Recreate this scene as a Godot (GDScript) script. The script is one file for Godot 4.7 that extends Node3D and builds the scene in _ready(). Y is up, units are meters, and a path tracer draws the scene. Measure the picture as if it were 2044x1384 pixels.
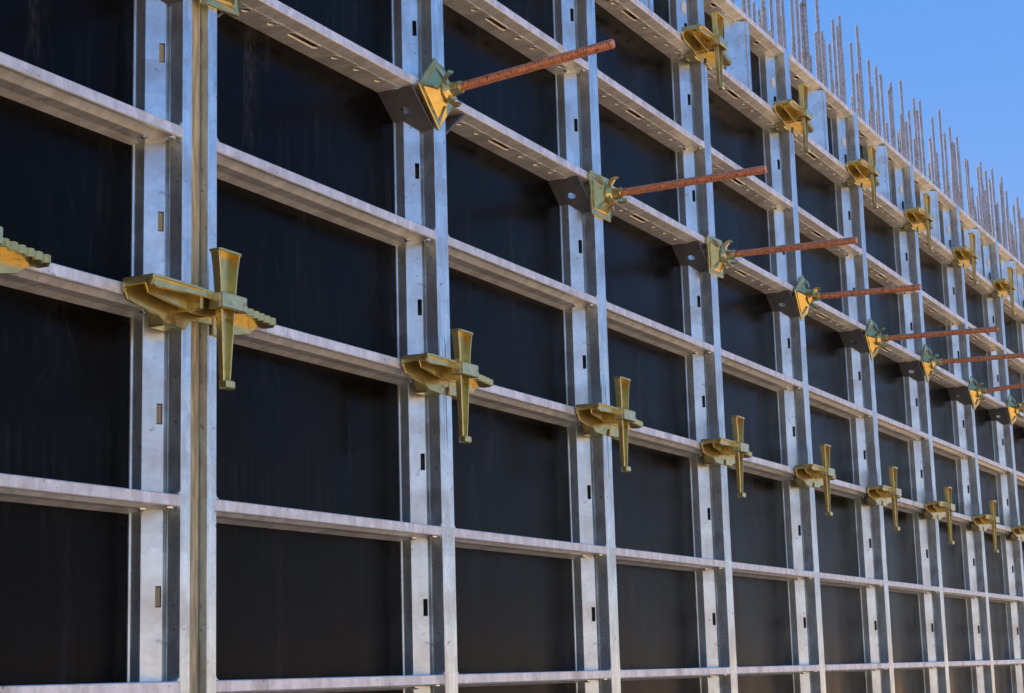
extends Node3D
# Wall formwork: x runs along the wall, y is up, z points out of the wall towards the camera.

const ROWS := [-1.50, -1.12, -0.76, -0.364, 0.0, 0.398, 0.760, 1.150, 1.513, 1.866]   # top edges of the cross bars
const TOP := 2.177
const GROUND := -1.97
const DEEP := 0.104          # depth of the panel frame
const HALF := 0.031          # half width of a joint between two panels
const ORD := ["", "first", "second", "third", "fourth", "fifth", "sixth", "seventh", "eighth", "ninth", "tenth", "eleventh", "twelfth", "thirteenth"]

var M := {}
var taken := {}
var rng := RandomNumberGenerator.new()

func _ready():
	rng.seed = 4711
	camera_and_light()
	make_materials()
	ground()
	panels()
	timber()
	clamps()
	ties()
	rebar()

func camera_and_light():
	var cam := Camera3D.new()
	cam.name = "camera"
	add_child(cam)
	cam.position = Vector3(-2.980, -0.3705, 2.1992)
	cam.rotation_degrees = Vector3(10.375, -63.060, -1.635)
	cam.fov = 21.86
	cam.near = 0.05
	cam.far = 2000.0
	cam.current = true
	var env := Environment.new()
	env.background_mode = Environment.BG_SKY
	var sm := ProceduralSkyMaterial.new()
	sm.sky_top_color = Color(0.37, 0.625, 0.95)
	sm.sky_horizon_color = Color(0.90, 0.95, 1.0)
	sm.sky_curve = 0.09
	sm.ground_bottom_color = Color(0.40, 0.33, 0.26)
	sm.ground_horizon_color = Color(0.55, 0.60, 0.66)
	sm.ground_curve = 0.05
	sm.sun_angle_max = 0.0
	var sky := Sky.new()
	sky.sky_material = sm
	env.sky = sky
	env.background_energy_multiplier = 0.33
	env.tonemap_mode = Environment.TONE_MAPPER_LINEAR
	env.tonemap_exposure = 3.0
	env.sdfgi_enabled = true
	env.ssao_enabled = true
	env.ssil_enabled = true
	var we := WorldEnvironment.new()
	we.name = "world_environment"
	we.environment = env
	add_child(we)
	# the sun stands behind the wall: its camera side lies in open shade, the ground before it is sunlit
	var sun := DirectionalLight3D.new()
	sun.name = "sun"
	sun.light_energy = 1.6
	sun.light_color = Color(1.0, 0.93, 0.82)
	sun.light_angular_distance = 0.5
	sun.shadow_enabled = true
	add_child(sun)
	sun.look_at_from_position(Vector3(2.5, 5.2, -4.2), Vector3.ZERO, Vector3.UP)

# ------------------------------------------------------------------ materials

func noise(sd: int, freq: float, kind := FastNoiseLite.TYPE_SIMPLEX_SMOOTH, oct := 4) -> FastNoiseLite:
	var n := FastNoiseLite.new()
	n.seed = sd
	n.frequency = freq
	n.noise_type = kind
	n.fractal_octaves = oct
	return n

func tex(img: Image) -> ImageTexture:
	img.generate_mipmaps()
	return ImageTexture.create_from_image(img)

func gal_image(base: Color, sd: int) -> Image:
	# zinc spangle, drip streaks of cement film and small dark spots
	var s := 512
	var img := Image.create(s, s, false, Image.FORMAT_RGB8)
	var cells := noise(sd, 0.035, FastNoiseLite.TYPE_CELLULAR, 1)
	cells.cellular_return_type = FastNoiseLite.RETURN_CELL_VALUE
	var fine := noise(sd + 1, 0.12)
	var mid := noise(sd + 2, 0.018)
	var blot := noise(sd + 3, 0.008)
	for y in s:
		for x in s:
			var v := 1.0 + 0.045 * cells.get_noise_2d(x, y) + 0.06 * fine.get_noise_2d(x, y) + 0.10 * mid.get_noise_2d(x * 2.2, y * 0.45)
			var c := base * v
			var b := blot.get_noise_2d(x * 1.6, y * 0.9)
			if b > 0.16:
				c = c.lerp(Color(0.70, 0.69, 0.67), clampf((b - 0.16) * 2.4, 0.0, 0.45))
			var d := mid.get_noise_2d(x * 3.1 + 900.0, y * 3.1)
			if d > 0.60:
				c = c.lerp(Color(0.30, 0.29, 0.28), clampf((d - 0.40) * 4.0, 0.0, 0.5))
			img.set_pixel(x, y, Color(clampf(c.r, 0, 1), clampf(c.g, 0, 1), clampf(c.b, 0, 1)))
	return img

func rough_image(sd: int, lo: float, hi: float, freq: float) -> Image:
	var s := 256
	var img := Image.create(s, s, false, Image.FORMAT_RGB8)
	var n := noise(sd, freq)
	for y in s:
		for x in s:
			var v := lerpf(lo, hi, clampf(0.5 + 0.8 * n.get_noise_2d(x, y), 0.0, 1.0))
			img.set_pixel(x, y, Color(v, v, v))
	return img

func sheet_image(sd: int) -> Image:
	# phenolic film: nearly black, with cement dust, runs and scratches
	var w := 512
	var h := 1536
	var img := Image.create(w, h, false, Image.FORMAT_RGB8)
	var cloud := noise(sd, 0.006)
	var run := noise(sd + 1, 0.02)
	var fine := noise(sd + 2, 0.20)
	for y in h:
		for x in w:
			var v := 0.050 + 0.015 * cloud.get_noise_2d(x, y)
			var st := run.get_noise_2d(x * 2.6, y * 0.16)
			var patch := cloud.get_noise_2d(x + 700.0, y * 1.3)
			if st > 0.02:
				v += 0.11 * (st - 0.02) * clampf(patch * 2.4 + 0.35, 0.0, 1.0)
			v += 0.030 * fine.get_noise_2d(x, y) * clampf(patch + 0.4, 0.0, 1.0)
			v = clampf(v, 0.03, 0.5)
			img.set_pixel(x, y, Color(v * 0.985, v, v * 1.02))
	var r := RandomNumberGenerator.new()
	r.seed = sd * 31 + 7
	for i in 130:
		var p := Vector2(r.randf_range(0, w), r.randf_range(0, h))
		var a := r.randf_range(-0.5, 0.5) + (PI / 2 if r.randf() < 0.7 else r.randf_range(0.0, PI))
		var l := r.randf_range(12, 110)
		var g := r.randf_range(0.03, 0.11)
		var bend := r.randf_range(-0.006, 0.006)
		for k in int(l):
			a += bend
			p += Vector2(cos(a), sin(a))
			if p.x < 1 or p.y < 1 or p.x > w - 2 or p.y > h - 2:
				break
			var c := img.get_pixel(int(p.x), int(p.y))
			var q := g * sin(PI * k / l)
			img.set_pixel(int(p.x), int(p.y), Color(c.r + q, c.g + q, c.b + q * 0.95))
	for i in 22:                                # smears of dried cement with ragged edges
		var p := Vector2(r.randf_range(20, w - 20), r.randf_range(20, h - 20))
		var hw := r.randf_range(5, 26)
		var hh := r.randf_range(25, 120)
		var g := r.randf_range(0.05, 0.14)
		for yy in range(int(-hh), int(hh)):
			for xx in range(int(-hw), int(hw)):
				var px := int(p.x) + xx
				var py := int(p.y) + yy
				if px < 0 or py < 0 or px >= w or py >= h:
					continue
				var d := 1.0 - Vector2(xx / hw, yy / hh).length() + 0.9 * run.get_noise_2d(px * 2.5, py * 0.8)
				if d > 0.0:
					var q := g * clampf(d, 0, 0.6) * (0.6 + 0.9 * fine.get_noise_2d(px, py * 0.4))
					var c := img.get_pixel(px, py)
					img.set_pixel(px, py, Color(c.r + q, c.g + q, c.b + q))
	return img

func mat(base: Color, rough: float, metal: float, img: Image = null, scale := 1.0) -> StandardMaterial3D:
	var m := StandardMaterial3D.new()
	m.albedo_color = base
	m.roughness = rough
	m.metallic = metal
	if img:
		m.albedo_color = Color.WHITE
		m.albedo_texture = tex(img)
		m.uv1_triplanar = true
		m.uv1_world_triplanar = true
		m.uv1_scale = Vector3.ONE * scale
	return m

func mottled(base: Color, sd: int, amount: float, freq: float, stain := Color(0, 0, 0), stain_at := 9.0) -> Image:
	var s := 256
	var img := Image.create(s, s, false, Image.FORMAT_RGB8)
	var n := noise(sd, freq)
	var n2 := noise(sd + 5, freq * 0.3)
	for y in s:
		for x in s:
			var v := 1.0 + amount * n.get_noise_2d(x, y) + amount * n2.get_noise_2d(x, y)
			var c := base * v
			var b := n2.get_noise_2d(x * 1.7 + 300.0, y * 1.7)
			if b > stain_at:
				c = c.lerp(stain, clampf((b - stain_at) * 4.0, 0.0, 0.75))
			img.set_pixel(x, y, Color(clampf(c.r, 0, 1), clampf(c.g, 0, 1), clampf(c.b, 0, 1)))
	return img

func make_materials():
	M.stile = mat(Color.WHITE, 0.36, 0.85, gal_image(Color(0.825, 0.88, 0.89), 11), 1.1)
	M.stile.roughness_texture = tex(rough_image(41, 0.75, 1.0, 0.03))
	M.bar = mat(Color.WHITE, 0.44, 0.38, gal_image(Color(0.87, 0.88, 0.88), 23), 1.3)
	M.gusset = mat(Color.WHITE, 0.62, 0.35, mottled(Color(0.38, 0.385, 0.40), 31, 0.16, 0.05), 3.0)
	M.sheets = []
	for i in 3:
		var m := StandardMaterial3D.new()
		m.albedo_texture = tex(sheet_image(101 + i * 17))
		m.roughness = 0.30
		m.roughness_texture = tex(rough_image(201 + i, 0.55, 1.0, 0.02))
		m.metallic_specular = 0.17
		M.sheets.append(m)
	M.gold = mat(Color.WHITE, 0.27, 0.85, mottled(Color(0.83, 0.765, 0.50), 51, 0.07, 0.03, Color(0.62, 0.49, 0.28), 0.36), 4.0)
	M.gold_grey = mat(Color.WHITE, 0.30, 0.80, mottled(Color(0.80, 0.775, 0.58), 57, 0.08, 0.03, Color(0.55, 0.47, 0.33), 0.36), 4.0)
	M.rust = mat(Color.WHITE, 0.48, 0.45, mottled(Color(0.88, 0.59, 0.42), 61, 0.18, 0.06, Color(0.50, 0.28, 0.19), 0.2), 8.0)
	M.rebar = mat(Color.WHITE, 0.5, 0.5, mottled(Color(0.58, 0.61, 0.65), 71, 0.14, 0.03, Color(0.46, 0.40, 0.37), 0.25), 4.0)
	M.khaki = mat(Color(0.62, 0.57, 0.42), 0.6, 0.0)
	M.painted_glint = mat(Color(0.93, 0.93, 0.90), 0.4, 0.0)  # white painted in for a bright spot of light
	M.bolt = mat(Color(0.85, 0.86, 0.87), 0.25, 0.9)
	M.soil = mat(Color.WHITE, 0.95, 0.0, mottled(Color(0.715, 0.595, 0.45), 81, 0.14, 0.05, Color(0.63, 0.51, 0.37), 0.1), 0.35)
	# pine: growth rings along the strip, knots
	var s := 256
	var img := Image.create(s, 1024, false, Image.FORMAT_RGB8)
	var g := noise(91, 0.03)
	var g2 := noise(92, 0.15)
	var knots := [Vector2(120, 90), Vector2(70, 330), Vector2(160, 470), Vector2(100, 640), Vector2(150, 820), Vector2(60, 930)]
	for y in 1024:
		for x in s:
			var push := 0.0
			var near := 1e9
			for k in knots:
				var dd: float = Vector2((x - k.x), (y - k.y) * 0.55).length()
				near = minf(near, dd)
				push += 14.0 * exp(-dd * dd / 700.0)
			var ring := sin((x + push + 18.0 * g.get_noise_2d(x * 0.3, y * 0.1)) * 0.42)
			var v := 0.5 + 0.5 * ring
			var c := Color(0.76, 0.73, 0.58).lerp(Color(0.66, 0.60, 0.44), v * 0.7)
			c = c * (1.0 + 0.10 * g2.get_noise_2d(x * 2.0, y * 0.15) + 0.2 * g.get_noise_2d(x, y * 0.4))
			if near < 11.0:
				c = c.lerp(Color(0.34, 0.21, 0.11), clampf((11.0 - near) / 4.0, 0.0, 0.85))
			img.set_pixel(x, y, Color(clampf(c.r, 0, 1), clampf(c.g, 0, 1), clampf(c.b, 0, 1)))
	M.pine = StandardMaterial3D.new()
	M.pine.albedo_texture = tex(img)
	M.pine.roughness = 0.75

# ------------------------------------------------------------------ shape helpers

func mb() -> SurfaceTool:
	var st := SurfaceTool.new()
	st.begin(Mesh.PRIMITIVE_TRIANGLES)
	st.set_smooth_group(-1)
	return st

func tri(st: SurfaceTool, a: Vector3, b: Vector3, c: Vector3):
	st.add_vertex(a); st.add_vertex(b); st.add_vertex(c)

func quad(st: SurfaceTool, a: Vector3, b: Vector3, c: Vector3, d: Vector3):
	tri(st, a, b, c); tri(st, a, c, d)

func box(st: SurfaceTool, a: Vector3, b: Vector3, bev := 0.0015):
	# box with bevelled edges
	var c := (a + b) * 0.5
	var h := (b - a).abs() * 0.5
	var e := minf(bev, minf(h.x, minf(h.y, h.z)) * 0.45)
	for s in [-1.0, 1.0]:
		quad(st, c + Vector3(s * h.x, -h.y + e, -h.z + e), c + Vector3(s * h.x, h.y - e, -h.z + e), c + Vector3(s * h.x, h.y - e, h.z - e), c + Vector3(s * h.x, -h.y + e, h.z - e))
		quad(st, c + Vector3(-h.x + e, s * h.y, -h.z + e), c + Vector3(h.x - e, s * h.y, -h.z + e), c + Vector3(h.x - e, s * h.y, h.z - e), c + Vector3(-h.x + e, s * h.y, h.z - e))
		quad(st, c + Vector3(-h.x + e, -h.y + e, s * h.z), c + Vector3(h.x - e, -h.y + e, s * h.z), c + Vector3(h.x - e, h.y - e, s * h.z), c + Vector3(-h.x + e, h.y - e, s * h.z))
		for t in [-1.0, 1.0]:
			quad(st, c + Vector3(s * h.x, t * (h.y - e), -h.z + e), c + Vector3(s * (h.x - e), t * h.y, -h.z + e), c + Vector3(s * (h.x - e), t * h.y, h.z - e), c + Vector3(s * h.x, t * (h.y - e), h.z - e))
			quad(st, c + Vector3(s * h.x, -h.y + e, t * (h.z - e)), c + Vector3(s * (h.x - e), -h.y + e, t * h.z), c + Vector3(s * (h.x - e), h.y - e, t * h.z), c + Vector3(s * h.x, h.y - e, t * (h.z - e)))
			quad(st, c + Vector3(-h.x + e, s * h.y, t * (h.z - e)), c + Vector3(-h.x + e, s * (h.y - e), t * h.z), c + Vector3(h.x - e, s * (h.y - e), t * h.z), c + Vector3(h.x - e, s * h.y, t * (h.z - e)))
			for u in [-1.0, 1.0]:
				tri(st, c + Vector3(s * h.x, t * (h.y - e), u * (h.z - e)), c + Vector3(s * (h.x - e), t * h.y, u * (h.z - e)), c + Vector3(s * (h.x - e), t * (h.y - e), u * h.z))

func slab(st: SurfaceTool, pts: PackedVector2Array, f: Callable, t0: float, t1: float):
	# polygon swept along one axis; f turns (point, t) into a position
	var ix := Geometry2D.triangulate_polygon(pts)
	var e := minf(0.0011, absf(t1 - t0) * 0.3)           # small chamfer on both rims
	var n := pts.size()
	var turn := -1.0 if Geometry2D.is_polygon_clockwise(pts) else 1.0
	var inset := PackedVector2Array()
	for i in n:
		var d0 := (pts[i] - pts[(i + n - 1) % n]).normalized()
		var d1 := (pts[(i + 1) % n] - pts[i]).normalized()
		var m := (Vector2(-d0.y, d0.x) + Vector2(-d1.y, d1.x)) * turn
		inset.append(pts[i] + m / maxf(m.length_squared() * 0.5, 0.4) * e)
	for q in [[t0, t0 + e], [t1, t1 - e]]:
		for k in range(0, ix.size(), 3):
			tri(st, f.call(inset[ix[k]], q[0]), f.call(inset[ix[k + 1]], q[0]), f.call(inset[ix[k + 2]], q[0]))
		for i in n:
			var j := (i + 1) % n
			quad(st, f.call(inset[i], q[0]), f.call(inset[j], q[0]), f.call(pts[j], q[1]), f.call(pts[i], q[1]))
	for i in n:
		var j := (i + 1) % n
		quad(st, f.call(pts[i], t0 + e), f.call(pts[j], t0 + e), f.call(pts[j], t1 - e), f.call(pts[i], t1 - e))

func xy_slab(st, pts, z0: float, z1: float):
	slab(st, PackedVector2Array(pts), func(p, t): return Vector3(p.x, p.y, t), z0, z1)

func lathe(st: SurfaceTool, prof: Array, o: Vector3, axis: Vector3, n := 14):
	# prof: [distance along axis, radius]
	var u := axis.cross(Vector3.UP if absf(axis.y) < 0.9 else Vector3.RIGHT).normalized()
	var v := axis.cross(u).normalized()
	for i in prof.size() - 1:
		for k in n:
			var a0 := TAU * k / n
			var a1 := TAU * (k + 1) / n
			var d0 := u * cos(a0) + v * sin(a0)
			var d1 := u * cos(a1) + v * sin(a1)
			var p0: Vector3 = o + axis * float(prof[i][0])
			var p1: Vector3 = o + axis * float(prof[i + 1][0])
			var r0: float = prof[i][1]
			var r1: float = prof[i + 1][1]
			quad(st, p0 + d0 * r0, p1 + d0 * r1, p1 + d1 * r1, p0 + d1 * r0)

func holed(st: SurfaceTool, x0: float, x1: float, z0: float, z1: float, y: float, holes: Array, thick := 0.002):
	# horizontal plate with real holes; a hole is [x, z, radius, half length of slot]
	holes.sort_custom(func(a, b): return a[0] < b[0])
	var cuts := [x0]
	for i in holes.size() - 1:
		cuts.append((holes[i][0] + holes[i][3] + holes[i + 1][0] - holes[i + 1][3]) * 0.5)
	cuts.append(x1)
	if holes.is_empty():
		quad(st, Vector3(x0, y, z0), Vector3(x1, y, z0), Vector3(x1, y, z1), Vector3(x0, y, z1))
		return
	for i in holes.size():
		var h: Array = holes[i]
		var a: float = cuts[i]
		var b: float = cuts[i + 1]
		var n := 16
		var inner := []
		var outer := []
		var side := []
		var c := Vector2(h[0], h[1])
		for k in n:
			var ang := TAU * (k + 0.5) / n
			var p := Vector2(cos(ang), sin(ang)) * float(h[2])
			p.x += float(h[3]) * (1.0 if p.x > 0 else -1.0)
			inner.append(c + p)
			var tx: float = (b - c.x) / p.x if p.x > 0 else (a - c.x) / p.x
			var tz: float = (maxf(z0, z1) - c.y) / p.y if p.y > 0 else (minf(z0, z1) - c.y) / p.y
			outer.append(c + p * minf(tx, tz))
			side.append((0 if p.x > 0 else 2) if tx < tz else (1 if p.y > 0 else 3))
		var v := func(q): return Vector3(q.x, y, q.y)
		var zn := minf(z0, z1)
		var zx := maxf(z0, z1)
		var corner := [Vector2(b, zx), Vector2(a, zx), Vector2(a, zn), Vector2(b, zn)]   # corner after each side
		for k in n:
			var k2 := (k + 1) % n
			var rim := [outer[k]]
			var sd: int = side[k]
			while sd != side[k2]:
				rim.append(corner[sd])
				sd = (sd + 1) % 4
			rim.append(outer[k2])
			for e in rim.size() - 1:
				tri(st, v.call(inner[k]), v.call(rim[e]), v.call(rim[e + 1]))
			tri(st, v.call(inner[k]), v.call(outer[k2]), v.call(inner[k2]))
			quad(st, v.call(inner[k]), v.call(inner[k2]), v.call(inner[k2]) + Vector3(0, thick, 0), v.call(inner[k]) + Vector3(0, thick, 0))
			if h[2] > 0.008:                            # pressed collar round the hole
				var push := func(q, o, dy):
					var ax := Vector2(c.x + clampf(q.x - c.x, -float(h[3]), float(h[3])), c.y)
					var w: Vector2 = q + (q - ax).normalized() * o
					return Vector3(w.x, y + dy, w.y)
				quad(st, push.call(inner[k], 0.0035, 0.0), push.call(inner[k2], 0.0035, 0.0), push.call(inner[k2], 0.0012, -0.0022), push.call(inner[k], 0.0012, -0.0022))
				quad(st, push.call(inner[k], 0.0012, -0.0022), push.call(inner[k2], 0.0012, -0.0022), push.call(inner[k2], -0.0004, 0.001), push.call(inner[k], -0.0004, 0.001))

func build(st: SurfaceTool) -> ArrayMesh:
	st.generate_normals()
	return st.commit()

func numbered(called: String) -> String:
	var n: int = taken.get(called, 0)
	taken[called] = n + 1
	return called if n == 0 else "%s_%03d" % [called, n]

func part(called: String, mesh: Mesh, m: Material, parent: Node, at := Vector3.ZERO) -> MeshInstance3D:
	var o := MeshInstance3D.new()
	o.name = called
	o.mesh = mesh
	o.material_override = m
	o.position = at
	parent.add_child(o, true)
	return o

func tag(o: Node, label: String, category: String, group := ""):
	o.set_meta("label", label)
	o.set_meta("category", category)
	if group:
		o.set_meta("group", group)

func thing(called: String, at: Vector3, label: String, category: String, group := "") -> Node3D:
	var o := Node3D.new()
	o.name = numbered(called)
	add_child(o)
	o.position = at
	tag(o, label, category, group)
	return o

# ------------------------------------------------------------------ ground

func ground():
	var st := mb()
	var n := noise(5, 0.35)
	var size := 60.0
	var k := 60
	var f := func(i, j):
		var x: float = -size + 2.0 * size * i / k
		var z: float = -size + 2.0 * size * j / k
		return Vector3(x, GROUND - 0.02 + (0.02 * n.get_noise_2d(x, z) if absf(z) > 2.5 else 0.0), z)
	for i in k:
		for j in k:
			quad(st, f.call(i, j), f.call(i + 1, j), f.call(i + 1, j + 1), f.call(i, j + 1))
	var far := 900.0                       # the sheet goes on, flat, to the horizon
	var y := GROUND - 0.02
	for s in [-1.0, 1.0]:
		quad(st, Vector3(s * size, y, -far), Vector3(s * far, y, -far), Vector3(s * far, y, far), Vector3(s * size, y, far))
		quad(st, Vector3(-size, y, s * size), Vector3(size, y, s * size), Vector3(size, y, s * far), Vector3(-size, y, s * far))
	var g := part("ground", build(st), M.soil, self)
	g.set_meta("kind", "structure")
	# blinding concrete strip that the formwork stands on
	var c := mb()
	box(c, Vector3(-6.0, GROUND - 0.06, -1.2), Vector3(16.0, GROUND, 0.5), 0.01)
	var b := part("footing", build(c), mat(Color.WHITE, 0.9, 0.0, mottled(Color(0.62, 0.60, 0.57), 85, 0.12, 0.06), 0.8), self)
	b.set_meta("kind", "structure")

# ------------------------------------------------------------------ panels

func stile_mesh(mirror: float, slots: Array) -> ArrayMesh:
	# frame profile, u measured from the panel edge inwards; mirror -1 for the frame on the panel's +x edge
	var y0 := GROUND
	var y1 := TOP
	var prof := [[0.0006, -DEEP], [0.0006, -0.0025], [0.0028, 0.0], [0.0115, 0.0], [0.0125, -0.0008], [0.0175, -0.0008], [0.0185, 0.0], [0.0285, 0.0], [HALF, -0.0025], [HALF, -0.033], [0.0235, -0.0355], [0.0235, -0.0415], [0.033, -0.044]]
	var I := Vector2(0.033, -0.044)
	var J := Vector2(0.0625, -0.0725)
	var st := mb()
	var P := func(u, z, y): return Vector3(mirror * u, y, z)
	for i in prof.size() - 1:
		var a: Array = prof[i]
		var b: Array = prof[i + 1]
		quad(st, P.call(a[0], a[1], y0), P.call(b[0], b[1], y0), P.call(b[0], b[1], y1), P.call(a[0], a[1], y1))
	# slanted face with the slots cut out beside the groove
	var t1 := 0.06
	var t2 := 0.34
	var A := I.lerp(J, t1)
	var B := I.lerp(J, t2)
	quad(st, P.call(I.x, I.y, y0), P.call(A.x, A.y, y0), P.call(A.x, A.y, y1), P.call(I.x, I.y, y1))
	quad(st, P.call(B.x, B.y, y0), P.call(J.x, J.y, y0), P.call(J.x, J.y, y1), P.call(B.x, B.y, y1))
	var at := y0
	var nrm := Vector2(J.y - I.y, -(J.x - I.x)).normalized()      # into the steel
	if nrm.x > 0:
		nrm = -nrm
	for s in slots:
		var lo: float = s - 0.021
		var hi: float = s + 0.021
		quad(st, P.call(A.x, A.y, at), P.call(B.x, B.y, at), P.call(B.x, B.y, lo), P.call(A.x, A.y, lo))
		var A2 := A + nrm * 0.003                       # sheet thickness; behind it the section is hollow
		var B2 := B + nrm * 0.003
		quad(st, P.call(A.x, A.y, lo), P.call(A2.x, A2.y, lo), P.call(A2.x, A2.y, hi), P.call(A.x, A.y, hi))
		quad(st, P.call(B.x, B.y, lo), P.call(B2.x, B2.y, lo), P.call(B2.x, B2.y, hi), P.call(B.x, B.y, hi))
		for e in [lo, hi]:
			quad(st, P.call(A.x, A.y, e), P.call(B.x, B.y, e), P.call(B2.x, B2.y, e), P.call(A2.x, A2.y, e))
		at = hi
	quad(st, P.call(A.x, A.y, at), P.call(B.x, B.y, at), P.call(B.x, B.y, y1), P.call(A.x, A.y, y1))
	for q in [[J, Vector2(0.0635, -0.0740)], [Vector2(0.0635, -0.0740), Vector2(0.0635, -0.0985)], [Vector2(0.0635, -0.0985), Vector2(0.0675, -0.1005)], [Vector2(0.0675, -0.1005), Vector2(0.0675, -DEEP)], [Vector2(0.0675, -DEEP), Vector2(0.0006, -DEEP)]]:
		quad(st, P.call(q[0].x, q[0].y, y0), P.call(q[1].x, q[1].y, y0), P.call(q[1].x, q[1].y, y1), P.call(q[0].x, q[0].y, y1))
	var outline := PackedVector2Array()
	for a in prof:
		outline.append(Vector2(a[0], a[1]))
	for q in [J, Vector2(0.0635, -0.0740), Vector2(0.0635, -0.0985), Vector2(0.0675, -0.1005), Vector2(0.0675, -DEEP)]:
		outline.append(q)
	var ix := Geometry2D.triangulate_polygon(outline)
	for yy in [y0, y1]:
		for k in range(0, ix.size(), 3):
			tri(st, P.call(outline[ix[k]].x, outline[ix[k]].y, yy), P.call(outline[ix[k + 1]].x, outline[ix[k + 1]].y, yy), P.call(outline[ix[k + 2]].x, outline[ix[k + 2]].y, yy))
	return build(st)

func bar_mesh(width: float, kind: int) -> ArrayMesh:
	# kind 0: rolled bar with one small hole; 1: perforated bar; 2: top rail
	var st := mb()
	var x0 := 0.0305
	var x1 := width - 0.0305
	var zf := -0.0015
	var prof: Array
	if kind == 0:
		prof = [[-DEEP, 0.0], [-0.004, 0.0], [zf, -0.002], [zf, -0.0225], [-0.0035, -0.0245], [-0.010, -0.0245], [-0.012, -0.015], [-0.033, -0.015], [-0.048, -0.0275], [-0.060, -0.0275]]
	else:
		var f := 0.025 if kind == 1 else 0.022
		prof = [[-DEEP, 0.0], [-0.004, 0.0], [zf, -0.002], [zf, -f + 0.002], [-0.003, -f], [-0.036, -0.0300], [-0.0375, -0.0312]]
	for i in prof.size() - 1:
		var a: Array = prof[i]
		var b: Array = prof[i + 1]
		quad(st, Vector3(x0, a[1], a[0]), Vector3(x1, a[1], a[0]), Vector3(x1, b[1], b[0]), Vector3(x0, b[1], b[0]))
	var holes := []
	var z0: float = prof[-1][0]
	var y: float = prof[-1][1]
	if kind == 0:
		holes = [[width * 0.43, -0.071, 0.0055, 0.0]]
		holed(st, x0, x1, z0, -0.083, y, holes)
		quad(st, Vector3(x0, y, -0.083), Vector3(x1, y, -0.083), Vector3(x1, -0.034, -DEEP), Vector3(x0, -0.034, -DEEP))
		quad(st, Vector3(x0, -0.034, -DEEP), Vector3(x1, -0.034, -DEEP), Vector3(x1, 0.0, -DEEP), Vector3(x0, 0.0, -DEEP))
	else:
		var zz := -0.050
		if kind == 1:
			for q in [0.205, 0.305, 0.575, 0.675, 0.775, 0.868]:
				holes.append([width * q, zz, 0.0105, 0.0])
			holes.append([width * 0.437, zz, 0.0098, 0.050 * width])
		else:
			holes = [[width * 0.27, zz, 0.010, 0.012], [width * 0.76, zz, 0.010, 0.012]]
		holed(st, x0, x1, z0, -DEEP, y, holes, 0.0025)
		quad(st, Vector3(x0, y, -DEEP), Vector3(x1, y, -DEEP), Vector3(x1, 0.0, -DEEP), Vector3(x0, 0.0, -DEEP))
	return build(st)

func gusset_mesh(s: float) -> ArrayMesh:
	# sloping plate under the tie bar; s 1: from the frame at -x, -1: from the frame at +x
	var st := mb()
	var a := Vector2(0.032, -0.118)
	var b := Vector2(0.142, -0.0335)
	var t := 0.006
	var d := (b - a).normalized()
	var n := Vector2(-d.y, d.x) * t
	var w0 := -0.002
	var w1 := -DEEP + 0.0005
	var P := func(q, z): return Vector3(s * q.x, q.y, z)
	# lower face with a round hole, built as a ring
	var c := a.lerp(b, 0.50)
	var zc := (w0 + w1) * 0.5
	var L := (b - a).length() * 0.5
	var H := (w0 - w1) * 0.5
	var nn := 20
	for k in nn:
		var e := []
		for kk in [k, k + 1]:
			var ang: float = TAU * (kk + 0.5) / nn
			var p := Vector2(cos(ang), sin(ang))
			var sc := minf(L / maxf(absf(p.x), 1e-6), H / maxf(absf(p.y), 1e-6))
			e.append([p * 0.0145, p * sc])
		for off in [Vector2.ZERO, n]:
			var Q := func(q): return P.call(c + d * q.x + off, zc + q.y)
			quad(st, Q.call(e[0][0]), Q.call(e[0][1]), Q.call(e[1][1]), Q.call(e[1][0]))
			var p0: Vector2 = e[0][1]
			var p1: Vector2 = e[1][1]
			if absf(absf(p0.x) - L) < 1e-5 and absf(absf(p1.x) - L) > 1e-5:
				tri(st, Q.call(p0), Q.call(Vector2(p0.x, signf(p1.y) * H)), Q.call(p1))
			elif absf(absf(p1.x) - L) < 1e-5 and absf(absf(p0.x) - L) > 1e-5:
				tri(st, Q.call(p0), Q.call(Vector2(p1.x, signf(p0.y) * H)), Q.call(p1))
		quad(st, P.call(c + d * e[0][0].x, zc + e[0][0].y), P.call(c + d * e[1][0].x, zc + e[1][0].y), P.call(c + d * e[1][0].x + n, zc + e[1][0].y), P.call(c + d * e[0][0].x + n, zc + e[0][0].y))
	for z in [w0, w1]:
		quad(st, P.call(a, z), P.call(b, z), P.call(b + n, z), P.call(a + n, z))
	for q in [a, b]:
		quad(st, P.call(q, w0), P.call(q, w1), P.call(q + n, w1), P.call(q + n, w0))
	return build(st)

func post_mesh() -> ArrayMesh:
	# short stiffener in the middle of the top cell, with a round hole in its web
	var st := mb()
	var y0: float = ROWS[9]
	var y1 := TOP - 0.031
	var p := [[-0.062, -DEEP], [-0.062, -0.078], [-0.059, -0.074], [-0.016, -0.010], [-0.015, -0.0035], [-0.013, -0.0018], [0.013, -0.0018], [0.015, -0.0035], [0.016, -0.010], [0.059, -0.074], [0.062, -0.078], [0.062, -DEEP]]
	for i in p.size() - 1:
		quad(st, Vector3(p[i][0], y0, p[i][1]), Vector3(p[i + 1][0], y0, p[i + 1][1]), Vector3(p[i + 1][0], y1, p[i + 1][1]), Vector3(p[i][0], y1, p[i][1]))
	return build(st)

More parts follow.
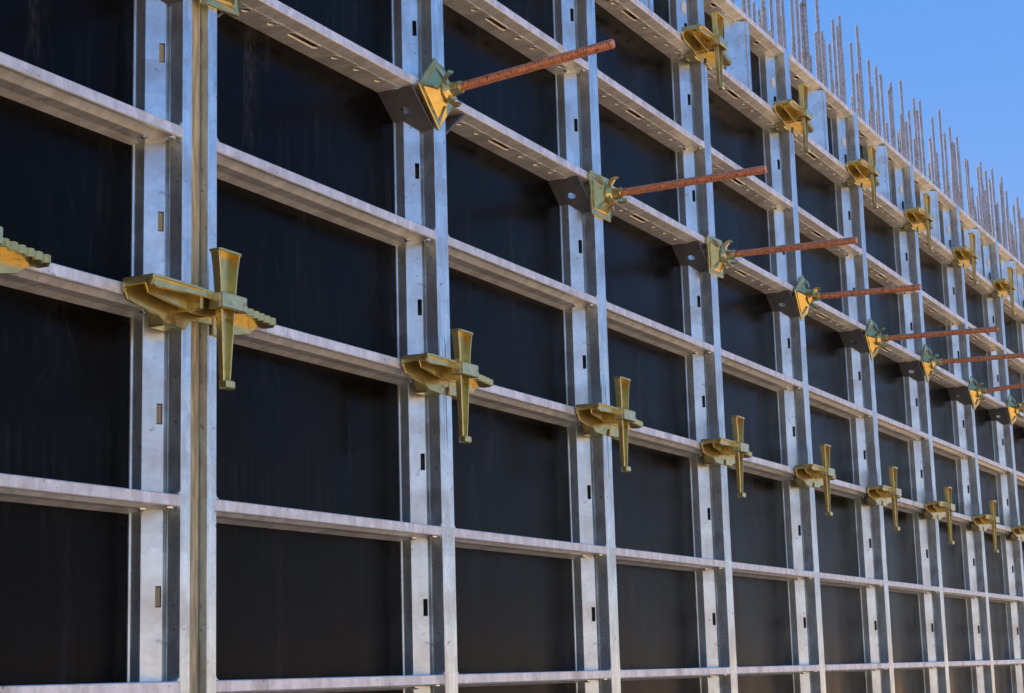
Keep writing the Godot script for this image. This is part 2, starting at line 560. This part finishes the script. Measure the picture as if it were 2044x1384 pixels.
func sheet_mesh(width: float) -> ArrayMesh:
	var st := mb()
	var z := -DEEP - 0.0005
	var x0 := 0.002
	var x1 := width - 0.002
	var v := [Vector3(x0, TOP - 0.003, z), Vector3(x1, TOP - 0.003, z), Vector3(x1, GROUND + 0.003, z), Vector3(x0, GROUND + 0.003, z)]
	var uv := [Vector2(0, 0), Vector2(minf(width, 1.0), 0), Vector2(minf(width, 1.0), 1), Vector2(0, 1)]
	var back := Vector3(0, 0, -0.018)
	for k in [0, 1, 2, 0, 2, 3]:
		st.set_uv(uv[k]); st.add_vertex(v[k])
	for k in [0, 2, 1, 0, 3, 2]:
		st.set_uv(uv[k]); st.add_vertex(v[k] + back)
	for i in 4:
		var j := (i + 1) % 4
		for q in [[i, 0], [j, 0], [j, 1], [i, 0], [j, 1], [i, 1]]:
			st.set_uv(uv[q[0]]); st.add_vertex(v[q[0]] + back * float(q[1]))
	return build(st)

func bolt_mesh() -> ArrayMesh:
	var st := mb()
	lathe(st, [[0.0, 0.0095], [0.003, 0.0092], [0.006, 0.0065], [0.0075, 0.0]], Vector3.ZERO, Vector3.DOWN, 10)
	return build(st)

func weld_mesh() -> ArrayMesh:
	# small gusseted weld bead where a bar meets the frame
	var st := mb()
	xy_slab(st, [Vector2(0, 0), Vector2(0.011, 0), Vector2(0.007, 0.003), Vector2(0.003, 0.006), Vector2(0, 0.012)], -0.012, -0.0018)
	return build(st)

func painted_glint_mesh() -> ArrayMesh:
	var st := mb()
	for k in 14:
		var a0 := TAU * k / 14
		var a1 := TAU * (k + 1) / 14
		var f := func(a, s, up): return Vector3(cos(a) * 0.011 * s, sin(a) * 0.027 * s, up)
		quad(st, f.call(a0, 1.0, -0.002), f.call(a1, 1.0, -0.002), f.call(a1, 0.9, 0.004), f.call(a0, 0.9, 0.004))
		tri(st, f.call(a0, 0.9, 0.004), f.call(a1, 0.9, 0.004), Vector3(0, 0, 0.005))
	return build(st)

func panels():
	var slots := []
	for i in ROWS.size():
		slots.append(ROWS[i] + (0.165 if i < 9 else 0.085))
	var left_frame := stile_mesh(1.0, slots)
	var right_frame := stile_mesh(-1.0, slots)
	var gl := gusset_mesh(1.0)
	var gr := gusset_mesh(-1.0)
	var post := post_mesh()
	var bolt := bolt_mesh()
	var weld := weld_mesh()
	var painted_glint := painted_glint_mesh()
	var kst := mb()
	box(kst, Vector3(-0.0052, -0.0195, -0.006), Vector3(0.0052, 0.0195, 0.0005), 0.0018)
	var khaki := build(kst)
	var bars := {}
	var list := []                                        # [left edge, width, label]
	list.append([-3.712, 1.0, "full width formwork panel second past the narrow panel, away from the timber strip"])
	list.append([-2.711, 1.0, "full width formwork panel first past the narrow panel, away from the timber strip"])
	list[0][0] = -2.736
	list[1][0] = -1.736
	list.append([-0.736, 0.650, "narrow formwork panel with black plywood face, beside the pale timber strip"])
	for k in 13:
		list.append([k - HALF, 1.0, "steel framed formwork panel with black plywood face, %s beyond the timber strip" % ORD[k + 1]])
	for n in list.size():
		var w: float = list[n][1]
		var t := thing("formwork_panel", Vector3(list[n][0], 0, 0), list[n][2], "formwork panel", "formwork panels standing in a row")
		if not bars.has(w):
			bars[w] = [bar_mesh(w, 0), bar_mesh(w, 1), bar_mesh(w, 2), sheet_mesh(w)]
		part("plywood_sheet", bars[w][3], M.sheets[(n * 2 + n / 3) % 3], t)
		var fl := part("edge_frame", left_frame, M.stile, t)
		var fr := part("edge_frame", right_frame, M.stile, t, Vector3(w, 0, 0))
		for i in ROWS.size():
			var y: float = ROWS[i]
			var b := part("cross_bar", bars[w][1 if i >= 7 else 0], M.bar, t, Vector3(0, y, 0))
			if i >= 2:
				part("bolt", bolt, M.bolt, b, Vector3(w - 0.085, -0.0312 if i >= 7 else -0.0275, -0.055))
				part("bolt", bolt, M.bolt, b, Vector3(w - 0.046, -0.0245, -0.019))
				var w1 := part("weld", weld, M.stile, b, Vector3(0.0305, 0.0, 0))
				var w2 := part("weld", weld, M.stile, b, Vector3(w - 0.0305, 0.0, -0.0138))
				w2.rotation.y = PI
		var bottom := part("bottom_rail", bars[w][0], M.bar, t, Vector3(0, GROUND + 0.036, 0))
		bottom.name = "bottom_rail"
		part("top_rail", bars[w][2], M.bar, t, Vector3(0, TOP, 0))
		part("gusset_plate", gl, M.gusset, t, Vector3(0, ROWS[7], 0))
		part("gusset_plate", gr, M.gusset, t, Vector3(w, ROWS[7], 0))
		part("short_post", post, M.stile, t, Vector3(w * 0.52, 0, 0))
		var pl := part("painted_glint", painted_glint, M.painted_glint, fr, Vector3(-0.043, ROWS[9] + 0.165, -0.0535))  # painted bright spot: a white oval stands in for light on the frame
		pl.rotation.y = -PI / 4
		pl.set_meta("label", "white oval painted as a bright spot of light on the slanted frame face")
		if n == 2:                                        # khaki plugs fill the slots beside the timber strip
			for y in slots:
				var kp := part("slot_plug", khaki, M.khaki, fr, Vector3(-0.0390, y, -0.0512))
				kp.rotation.y = -PI / 4
				kp.set_meta("label", "khaki stopper filling a slot in the frame")

func timber():
	var st := mb()
	var x0 := -0.0855
	var x1 := -0.0315
	var z0 := -0.118
	var z1 := -0.021
	var c := 0.002
	var pts := [Vector2(x0, z0), Vector2(x0, z1 - c), Vector2(x0 + c, z1), Vector2(x1 - c, z1), Vector2(x1, z1 - c), Vector2(x1, z0)]
	for i in pts.size():
		var a: Vector2 = pts[i]
		var b: Vector2 = pts[(i + 1) % pts.size()]
		var ua := float(i) * 0.3
		var ub := ua + (a - b).length() * 4.5
		var n := 8
		for k in n:
			var ya := lerpf(GROUND, TOP - 0.01, float(k) / n)
			var yb := lerpf(GROUND, TOP - 0.01, float(k + 1) / n)
			var q := [[a, ya, ua], [b, ya, ub], [b, yb, ub], [a, ya, ua], [b, yb, ub], [a, yb, ua]]
			for e in q:
				st.set_uv(Vector2(e[2], e[1] * 0.55))
				st.add_vertex(Vector3(e[0].x, e[1], e[0].y))
	var ix := Geometry2D.triangulate_polygon(PackedVector2Array(pts))
	for k in ix:
		st.set_uv(Vector2(0.1, 0.1))
		st.add_vertex(Vector3(pts[k].x, TOP - 0.01, pts[k].y))
	var o := part("timber_strip", build(st), M.pine, self)
	tag(o, "pale knotty timber filler strip squeezed between two formwork panels", "timber strip")

# ------------------------------------------------------------------ clamps

func make_clamp(called: String, spread: float, label: String, group: String) -> Node3D:
	# origin: joint centre, top edge of the cross bar, front plane of the frames
	var t := thing(called, Vector3.ZERO, label, "clamp", group)
	var l := -spread
	var r := spread - 0.0275
	# fixed half: channel open downwards, tall rear flange that ends in a jaw
	var st := mb()
	xy_slab(st, [Vector2(l - 0.216, 0.0), Vector2(l - 0.220, -0.022), Vector2(l - 0.212, -0.036), Vector2(l - 0.150, -0.046), Vector2(l - 0.120, -0.050), Vector2(l - 0.098, -0.062), Vector2(l - 0.030, -0.066), Vector2(l - 0.015, -0.046), Vector2(r + 0.03, -0.042), Vector2(r + 0.03, 0.0)], 0.003, 0.009)
	slab(st, PackedVector2Array([Vector2(l - 0.222, 0.003), Vector2(l - 0.222, 0.070), Vector2(l - 0.205, 0.082), Vector2(l - 0.090, 0.080), Vector2(r + 0.03, 0.066), Vector2(r + 0.03, 0.003)]), func(p, y): return Vector3(p.x, y, p.y), 0.0, 0.006)
	xy_slab(st, [Vector2(l - 0.214, -0.014), Vector2(l - 0.205, -0.017), Vector2(l - 0.10, -0.012), Vector2(r + 0.03, -0.010), Vector2(r + 0.03, 0.0055), Vector2(l - 0.214, 0.0055)], 0.068, 0.074)
	slab(st, PackedVector2Array([Vector2(0.004, 0.006), Vector2(0.004, -0.020), Vector2(0.012, -0.011), Vector2(0.060, -0.009), Vector2(0.073, -0.014), Vector2(0.079, -0.004), Vector2(0.079, 0.006)]), func(p, x): return Vector3(x, p.y, p.x), l - 0.2235, l - 0.217)
	box(st, Vector3(l - 0.150, 0.0055, 0.018), Vector3(l - 0.070, 0.013, 0.060), 0.004)
	var body := part("clamp_body", build(st), M.gold, t)
	st = mb()
	box(st, Vector3(l - 0.094, -0.066, -0.040), Vector3(l - 0.036, -0.030, 0.0035), 0.004)
	box(st, Vector3(l - 0.040, -0.062, -0.040), Vector3(l - 0.0325, -0.034, -0.034), 0.001)
	part("jaw", build(st), M.gold_grey, body)
	st = mb()
	xy_slab(st, [Vector2(l - 0.200, -0.0005), Vector2(l - 0.190, -0.020), Vector2(l - 0.120, -0.030), Vector2(l - 0.050, -0.038), Vector2(r + 0.02, -0.036), Vector2(r + 0.02, -0.0005)], 0.034, 0.040)
	box(st, Vector3(l - 0.060, -0.034, 0.0095), Vector3(l - 0.050, -0.001, 0.067), 0.001)
	box(st, Vector3(r - 0.004, -0.032, 0.0095), Vector3(r + 0.004, -0.001, 0.064), 0.001)
	part("inner_rib", build(st), M.gold, body)
	st = mb()
	lathe(st, [[0.0, 0.006], [0.004, 0.0055], [0.007, 0.0]], Vector3(l - 0.185, 0.0, 0.045), Vector3.DOWN, 10)
	lathe(st, [[0.0, 0.006], [0.004, 0.0055], [0.007, 0.0]], Vector3(l - 0.185, 0.006, 0.045), Vector3.UP, 10)
	part("rivet", build(st), M.gold_grey, body)
	# sliding half with the toothed tail
	st = mb()
	xy_slab(st, [Vector2(r + 0.032, -0.002), Vector2(r + 0.032, -0.062), Vector2(r + 0.085, -0.062), Vector2(r + 0.105, -0.052), Vector2(r + 0.160, -0.042), Vector2(r + 0.195, -0.018), Vector2(r + 0.205, -0.004)], 0.003, 0.009)
	var teeth := [Vector2(r + 0.031, 0.003), Vector2(r + 0.031, 0.058)]
	for k in 7:
		var x := r + 0.045 + k * 0.0245
		var z := 0.056 - k * 0.0030
		teeth.append(Vector2(x, z)); teeth.append(Vector2(x + 0.006, z + 0.008)); teeth.append(Vector2(x + 0.014, z + 0.007)); teeth.append(Vector2(x + 0.017, z - 0.001))
	teeth.append(Vector2(r + 0.220, 0.030)); teeth.append(Vector2(r + 0.220, 0.003))
	slab(st, PackedVector2Array(teeth), func(p, y): return Vector3(p.x, y - 0.02 * (p.x - r), p.y), -0.016, 0.001)
	var tail := part("toothed_tail", build(st), M.gold, t)
	st = mb()
	box(st, Vector3(r + 0.062, -0.062, -0.036), Vector3(r + 0.110, -0.030, 0.0035), 0.004)
	part("jaw", build(st), M.gold_grey, tail)
	# collar the wedge is driven through
	st = mb()
	var cx0 := r - 0.052
	var cx1 := r + 0.030
	box(st, Vector3(cx0, -0.028, 0.088), Vector3(cx1, 0.004, 0.097), 0.003)
	box(st, Vector3(cx0, -0.0275, 0.060), Vector3(cx0 + 0.007, 0.0035, 0.0885), 0.002)
	box(st, Vector3(cx1 - 0.007, -0.0275, 0.050), Vector3(cx1, 0.0035, 0.0885), 0.002)
	part("collar", build(st), M.gold_grey, t)
	# wedge: tapered channel open to the front, with a flared head and a stop at its foot
	st = mb()
	var yt := 0.090
	var yb := -0.172
	var prof := func(s, y):                       # left/right edge at height y
		var k: float = (yt - y) / (yt - yb)
		var wid: float = lerpf(0.064, 0.024, k) + 0.010 * pow(clampf(1.0 - k * 4.0, 0.0, 1.0), 2.0)
		var mid: float = r - 0.010 + 0.004 * k - 0.006
		return mid + s * wid * 0.5
	var ys := [yt, 0.080, 0.068, 0.04, 0.0, -0.06, -0.11, yb]
	for i in ys.size() - 1:
		var a: float = ys[i]
		var b: float = ys[i + 1]
		var la: float = prof.call(-1.0, a); var lb: float = prof.call(-1.0, b)
		var ra: float = prof.call(1.0, a); var rb: float = prof.call(1.0, b)
		var zb := 0.066
		var zw := 0.071
		var fa := lerpf(0.086, 0.077, (yt - a) / (yt - yb))
		var fb := lerpf(0.086, 0.077, (yt - b) / (yt - yb))
		var th := 0.0045
		var ring := func(L, R, y, f): return [Vector3(L, y, zb), Vector3(L, y, f - 0.001), Vector3(L + 0.001, y, f), Vector3(L + th, y, f), Vector3(L + th, y, zw), Vector3(R - th, y, zw), Vector3(R - th, y, f), Vector3(R - 0.001, y, f), Vector3(R, y, f - 0.001), Vector3(R, y, zb)]
		var A: Array = ring.call(la, ra, a, fa)
		var B: Array = ring.call(lb, rb, b, fb)
		for k in A.size():
			var k2 := (k + 1) % A.size()
			quad(st, A[k], A[k2], B[k2], B[k])
	var tl: float = prof.call(-1.0, yt)
	var tr: float = prof.call(1.0, yt)
	slab(st, PackedVector2Array([Vector2(tl - 0.002, 0.064), Vector2(tl - 0.002, 0.088), Vector2(tl + 0.006, 0.092), Vector2(tr - 0.006, 0.092), Vector2(tr + 0.002, 0.088), Vector2(tr + 0.002, 0.064)]), func(p, y): return Vector3(p.x, y, p.y), yt - 0.001, yt + 0.005)
	box(st, Vector3(prof.call(-1.0, yb) - 0.001, yb - 0.016, 0.064), Vector3(prof.call(1.0, yb) + 0.005, yb + 0.002, 0.086), 0.003)
	part("wedge", build(st), M.gold, t)
	return t

func clamps():
	var wide := make_clamp("wedge_clamp", 0.0275, "large yellow zinc wedge clamp gripping both panels across the timber strip, lower row", "wedge clamps along the lower row")
	wide.position = Vector3(-0.0585, ROWS[5], 0)
	var narrow := make_clamp("wedge_clamp", 0.0, "yellow zinc wedge clamp with toothed tail at far edge of the narrow panel", "wedge clamps along the lower row")
	narrow.position = Vector3(-0.736, ROWS[5], 0)
	for row in [5, 9]:
		for k in range(1, 13):
			var c: Node3D = narrow.duplicate()
			c.name = numbered("wedge_clamp")
			add_child(c)
			c.position = Vector3(k - HALF + rng.randf_range(-0.006, 0.004), ROWS[row] + (0.014 if row == 9 else 0.0) + rng.randf_range(-0.003, 0.003), 0)
			var w: Node3D = c.get_node("wedge")
			if row == 9:
				w.position.y = 0.010
			w.position.y += rng.randf_range(-0.008, 0.010)
			if row == 5:
				tag(c, "yellow wedge clamp of the lower row at %s panel joint beyond the timber strip" % ORD[k], "clamp", "wedge clamps along the lower row")
			else:
				tag(c, "yellow wedge clamp of the upper row at %s panel joint beyond the timber strip" % ORD[k], "clamp", "wedge clamps along the upper row")
	var up: Node3D = wide.duplicate()
	up.name = numbered("wedge_clamp")
	add_child(up)
	up.position = Vector3(-0.0585, ROWS[9] + 0.014, 0)
	tag(up, "large yellow wedge clamp across the timber strip, upper row", "clamp", "wedge clamps along the upper row")

# ------------------------------------------------------------------ ties

func plate_mesh() -> ArrayMesh:
	# square pressed plate: flat rim, raised pyramid, dome seat
	var st := mb()
	var rings := [[0.070, -0.006], [0.070, 0.0], [0.068, 0.002], [0.052, 0.002], [0.048, 0.005], [0.026, 0.026], [0.022, 0.028]]
	var corner := func(q, k): return Vector3([-1, 1, 1, -1][k] * q[0], [-1, -1, 1, 1][k] * q[0], q[1])
	for i in rings.size() - 1:
		for k in 4:
			var k2 := (k + 1) % 4
			quad(st, corner.call(rings[i], k), corner.call(rings[i], k2), corner.call(rings[i + 1], k2), corner.call(rings[i + 1], k))
	quad(st, corner.call(rings[-1], 0), corner.call(rings[-1], 1), corner.call(rings[-1], 2), corner.call(rings[-1], 3))
	quad(st, corner.call(rings[0], 0), corner.call(rings[0], 1), corner.call(rings[0], 2), corner.call(rings[0], 3))
	for k in 4:                                  # pressed ribs along the diagonals
		var c: Vector3 = corner.call([0.064, 0.002], k)
		var e: Vector3 = corner.call([0.030, 0.028], k)
		var side := Vector3(-c.y, c.x, 0).normalized() * 0.007
		var mid := (c + e) * 0.5 + Vector3(0, 0, 0.010)
		tri(st, c, mid, e + side); tri(st, c, mid, e - side); tri(st, c, e + side, e + side * 0.2); quad(st, mid, e + side, e, e - side)
	return build(st)

func nut_mesh() -> ArrayMesh:
	var st := mb()
	lathe(st, [[0.026, 0.022], [0.028, 0.031], [0.034, 0.032], [0.040, 0.024], [0.046, 0.0185], [0.072, 0.0170], [0.075, 0.0155], [0.075, 0.0115]], Vector3.ZERO, Vector3.BACK, 18)
	for k in 3:
		var a := TAU * k / 3.0
		var u := Vector3(cos(a), sin(a), 0)
		var v := Vector3(-sin(a), cos(a), 0)
		var pts := [[0.014, 0.036, 0.010], [0.034, 0.040, 0.009], [0.046, 0.052, 0.0075], [0.050, 0.066, 0.006]]
		for i in pts.size() - 1:
			var p: Array = pts[i]
			var q: Array = pts[i + 1]
			var h := 0.006
			var f := func(e, s, w): return u * (float(e[0]) + s * h * 0.6) + Vector3(0, 0, float(e[1]) + s * h * 0.8 * -1.0) + v * (w * float(e[2]))
			for s in [-1.0, 1.0]:
				quad(st, f.call(p, s, -1.0), f.call(q, s, -1.0), f.call(q, s, 1.0), f.call(p, s, 1.0))
				quad(st, f.call(p, -1.0, s), f.call(q, -1.0, s), f.call(q, 1.0, s), f.call(p, 1.0, s))
			if i == pts.size() - 2:
				quad(st, f.call(q, -1.0, -1.0), f.call(q, 1.0, -1.0), f.call(q, 1.0, 1.0), f.call(q, -1.0, 1.0))
	return build(st)

func rod_mesh(length: float) -> ArrayMesh:
	# coarse rolled thread
	var st := mb()
	var prof := [[-0.16, 0.0]]
	var z := -0.16
	while z < length - 0.004:
		prof.append([z, 0.0118]); prof.append([z + 0.002, 0.0127]); prof.append([z + 0.005, 0.0127]); prof.append([z + 0.007, 0.0118])
		z += 0.0078
	prof.append([length, 0.0112]); prof.append([length, 0.0])
	lathe(st, prof, Vector3.ZERO, Vector3.BACK, 10)
	return build(st)

func ties():
	var plate := plate_mesh()
	var nut := nut_mesh()
	# joint, x offset, y of the plate, plate turn, nut turn, rise of the rod per metre, sideways drift, tip
	var spec := [
		[0, 0.05, 1.118, 0.1, 0.5, 0.0, 0.0, 0.52], [1, -0.026, 1.128, 0.80, 0.35, 0.088, 0.015, 0.505], [2, 0.0, 1.086, 0.02, -0.25, 0.004, 0.0, 0.541], [3, 0.0, 1.090, 0.05, -0.35, -0.020, 0.0, 0.522],
		[4, -0.005, 1.112, 0.62, 0.9, -0.030, 0.0, 0.485], [5, 0.0, 1.094, 0.75, 0.1, -0.028, 0.0, 0.570], [6, 0.0, 1.125, 0.85, 0.4, -0.02, 0.0, 0.50], [7, 0.0, 1.10, 0.7, 0.2, 0.06, 0.0, 0.53], [8, 0.0, 1.12, 0.6, 0.8, 0.02, 0.0, 0.52],
		[9, 0.0, 1.10, 0.2, 0.3, 0.0, 0.0, 0.5], [10, 0.0, 1.10, 0.8, 0.3, -0.02, 0.0, 0.54], [11, 0.0, 1.10, 0.1, 0.6, 0.02, 0.0, 0.5]]
	for s in spec:
		var k: int = s[0]
		var x: float = (k - HALF if k > 0 else -0.0585) + float(s[1])
		var label: String = "rusty threaded tie rod with yellow plate and wing nut at %s joint beyond timber strip" % ORD[k] if k > 0 else "tie rod with yellow anchor plate and wing nut over the timber strip"
		var t := thing("tie_rod", Vector3(x, s[2], 0.007), label, "tie rod", "tie rods sticking out of the wall")
		t.rotation = Vector3(-atan(float(s[5])), atan(float(s[6])), 0)
		part("rod", rod_mesh(float(s[7])), M.rust, t)
		var p := part("anchor_plate", plate, M.gold, t)
		p.rotation.z = s[3]
		if k == 1:
			p.rotation.x = 0.06
		var n := part("wing_nut", nut, M.gold_grey if k % 3 == 0 else M.gold, t)
		n.rotation.z = s[4]

# ------------------------------------------------------------------ reinforcement

func rebar():
	var st := mb()
	var prof := [[0.0, 0.0], [0.0, 0.0075]]
	var y := 0.0
	var full := 4.80
	while y < full - 0.9:
		y += 0.4
		prof.append([y, 0.0075])
	while y < full - 0.02:                       # ribs where the bar stands free
		prof.append([y + 0.010, 0.0072]); prof.append([y + 0.013, 0.0086]); prof.append([y + 0.018, 0.0086]); prof.append([y + 0.021, 0.0072])
		y += 0.026
	prof.append([full, 0.0072]); prof.append([full, 0.0])
	lathe(st, prof, Vector3.ZERO, Vector3.UP, 7)
	var mesh := build(st)
	var count := 0
	for layer in 2:
		var x := 3.4 + 0.05 * layer
		while x < 14.2 and count < 298:
			var n := 1
			if rng.randf() < (0.60 if x < 6.0 or x > 7.4 else 0.15):
				n = 2
			for i in n:
				var o := MeshInstance3D.new()
				o.name = numbered("reinforcing_bar")
				o.mesh = mesh
				o.material_override = M.rebar
				add_child(o)
				var top := 2.72 + rng.randf_range(-0.10, 0.12) + (0.12 if i == 1 else 0.0)
				o.position = Vector3(x + i * rng.randf_range(0.02, 0.06), top - full, -0.20 - 0.22 * layer)
				o.scale.y = (top - GROUND) / full
				o.position.y = GROUND
				o.rotation = Vector3(rng.randf_range(-0.004, 0.004), 0, rng.randf_range(-0.006, 0.006))
				tag(o, "thin steel reinforcing bar standing up behind the formwork's top edge", "reinforcing bar", "reinforcing bars above the top edge")
				count += 1
			x += 0.115 + rng.randf_range(-0.02, 0.03)
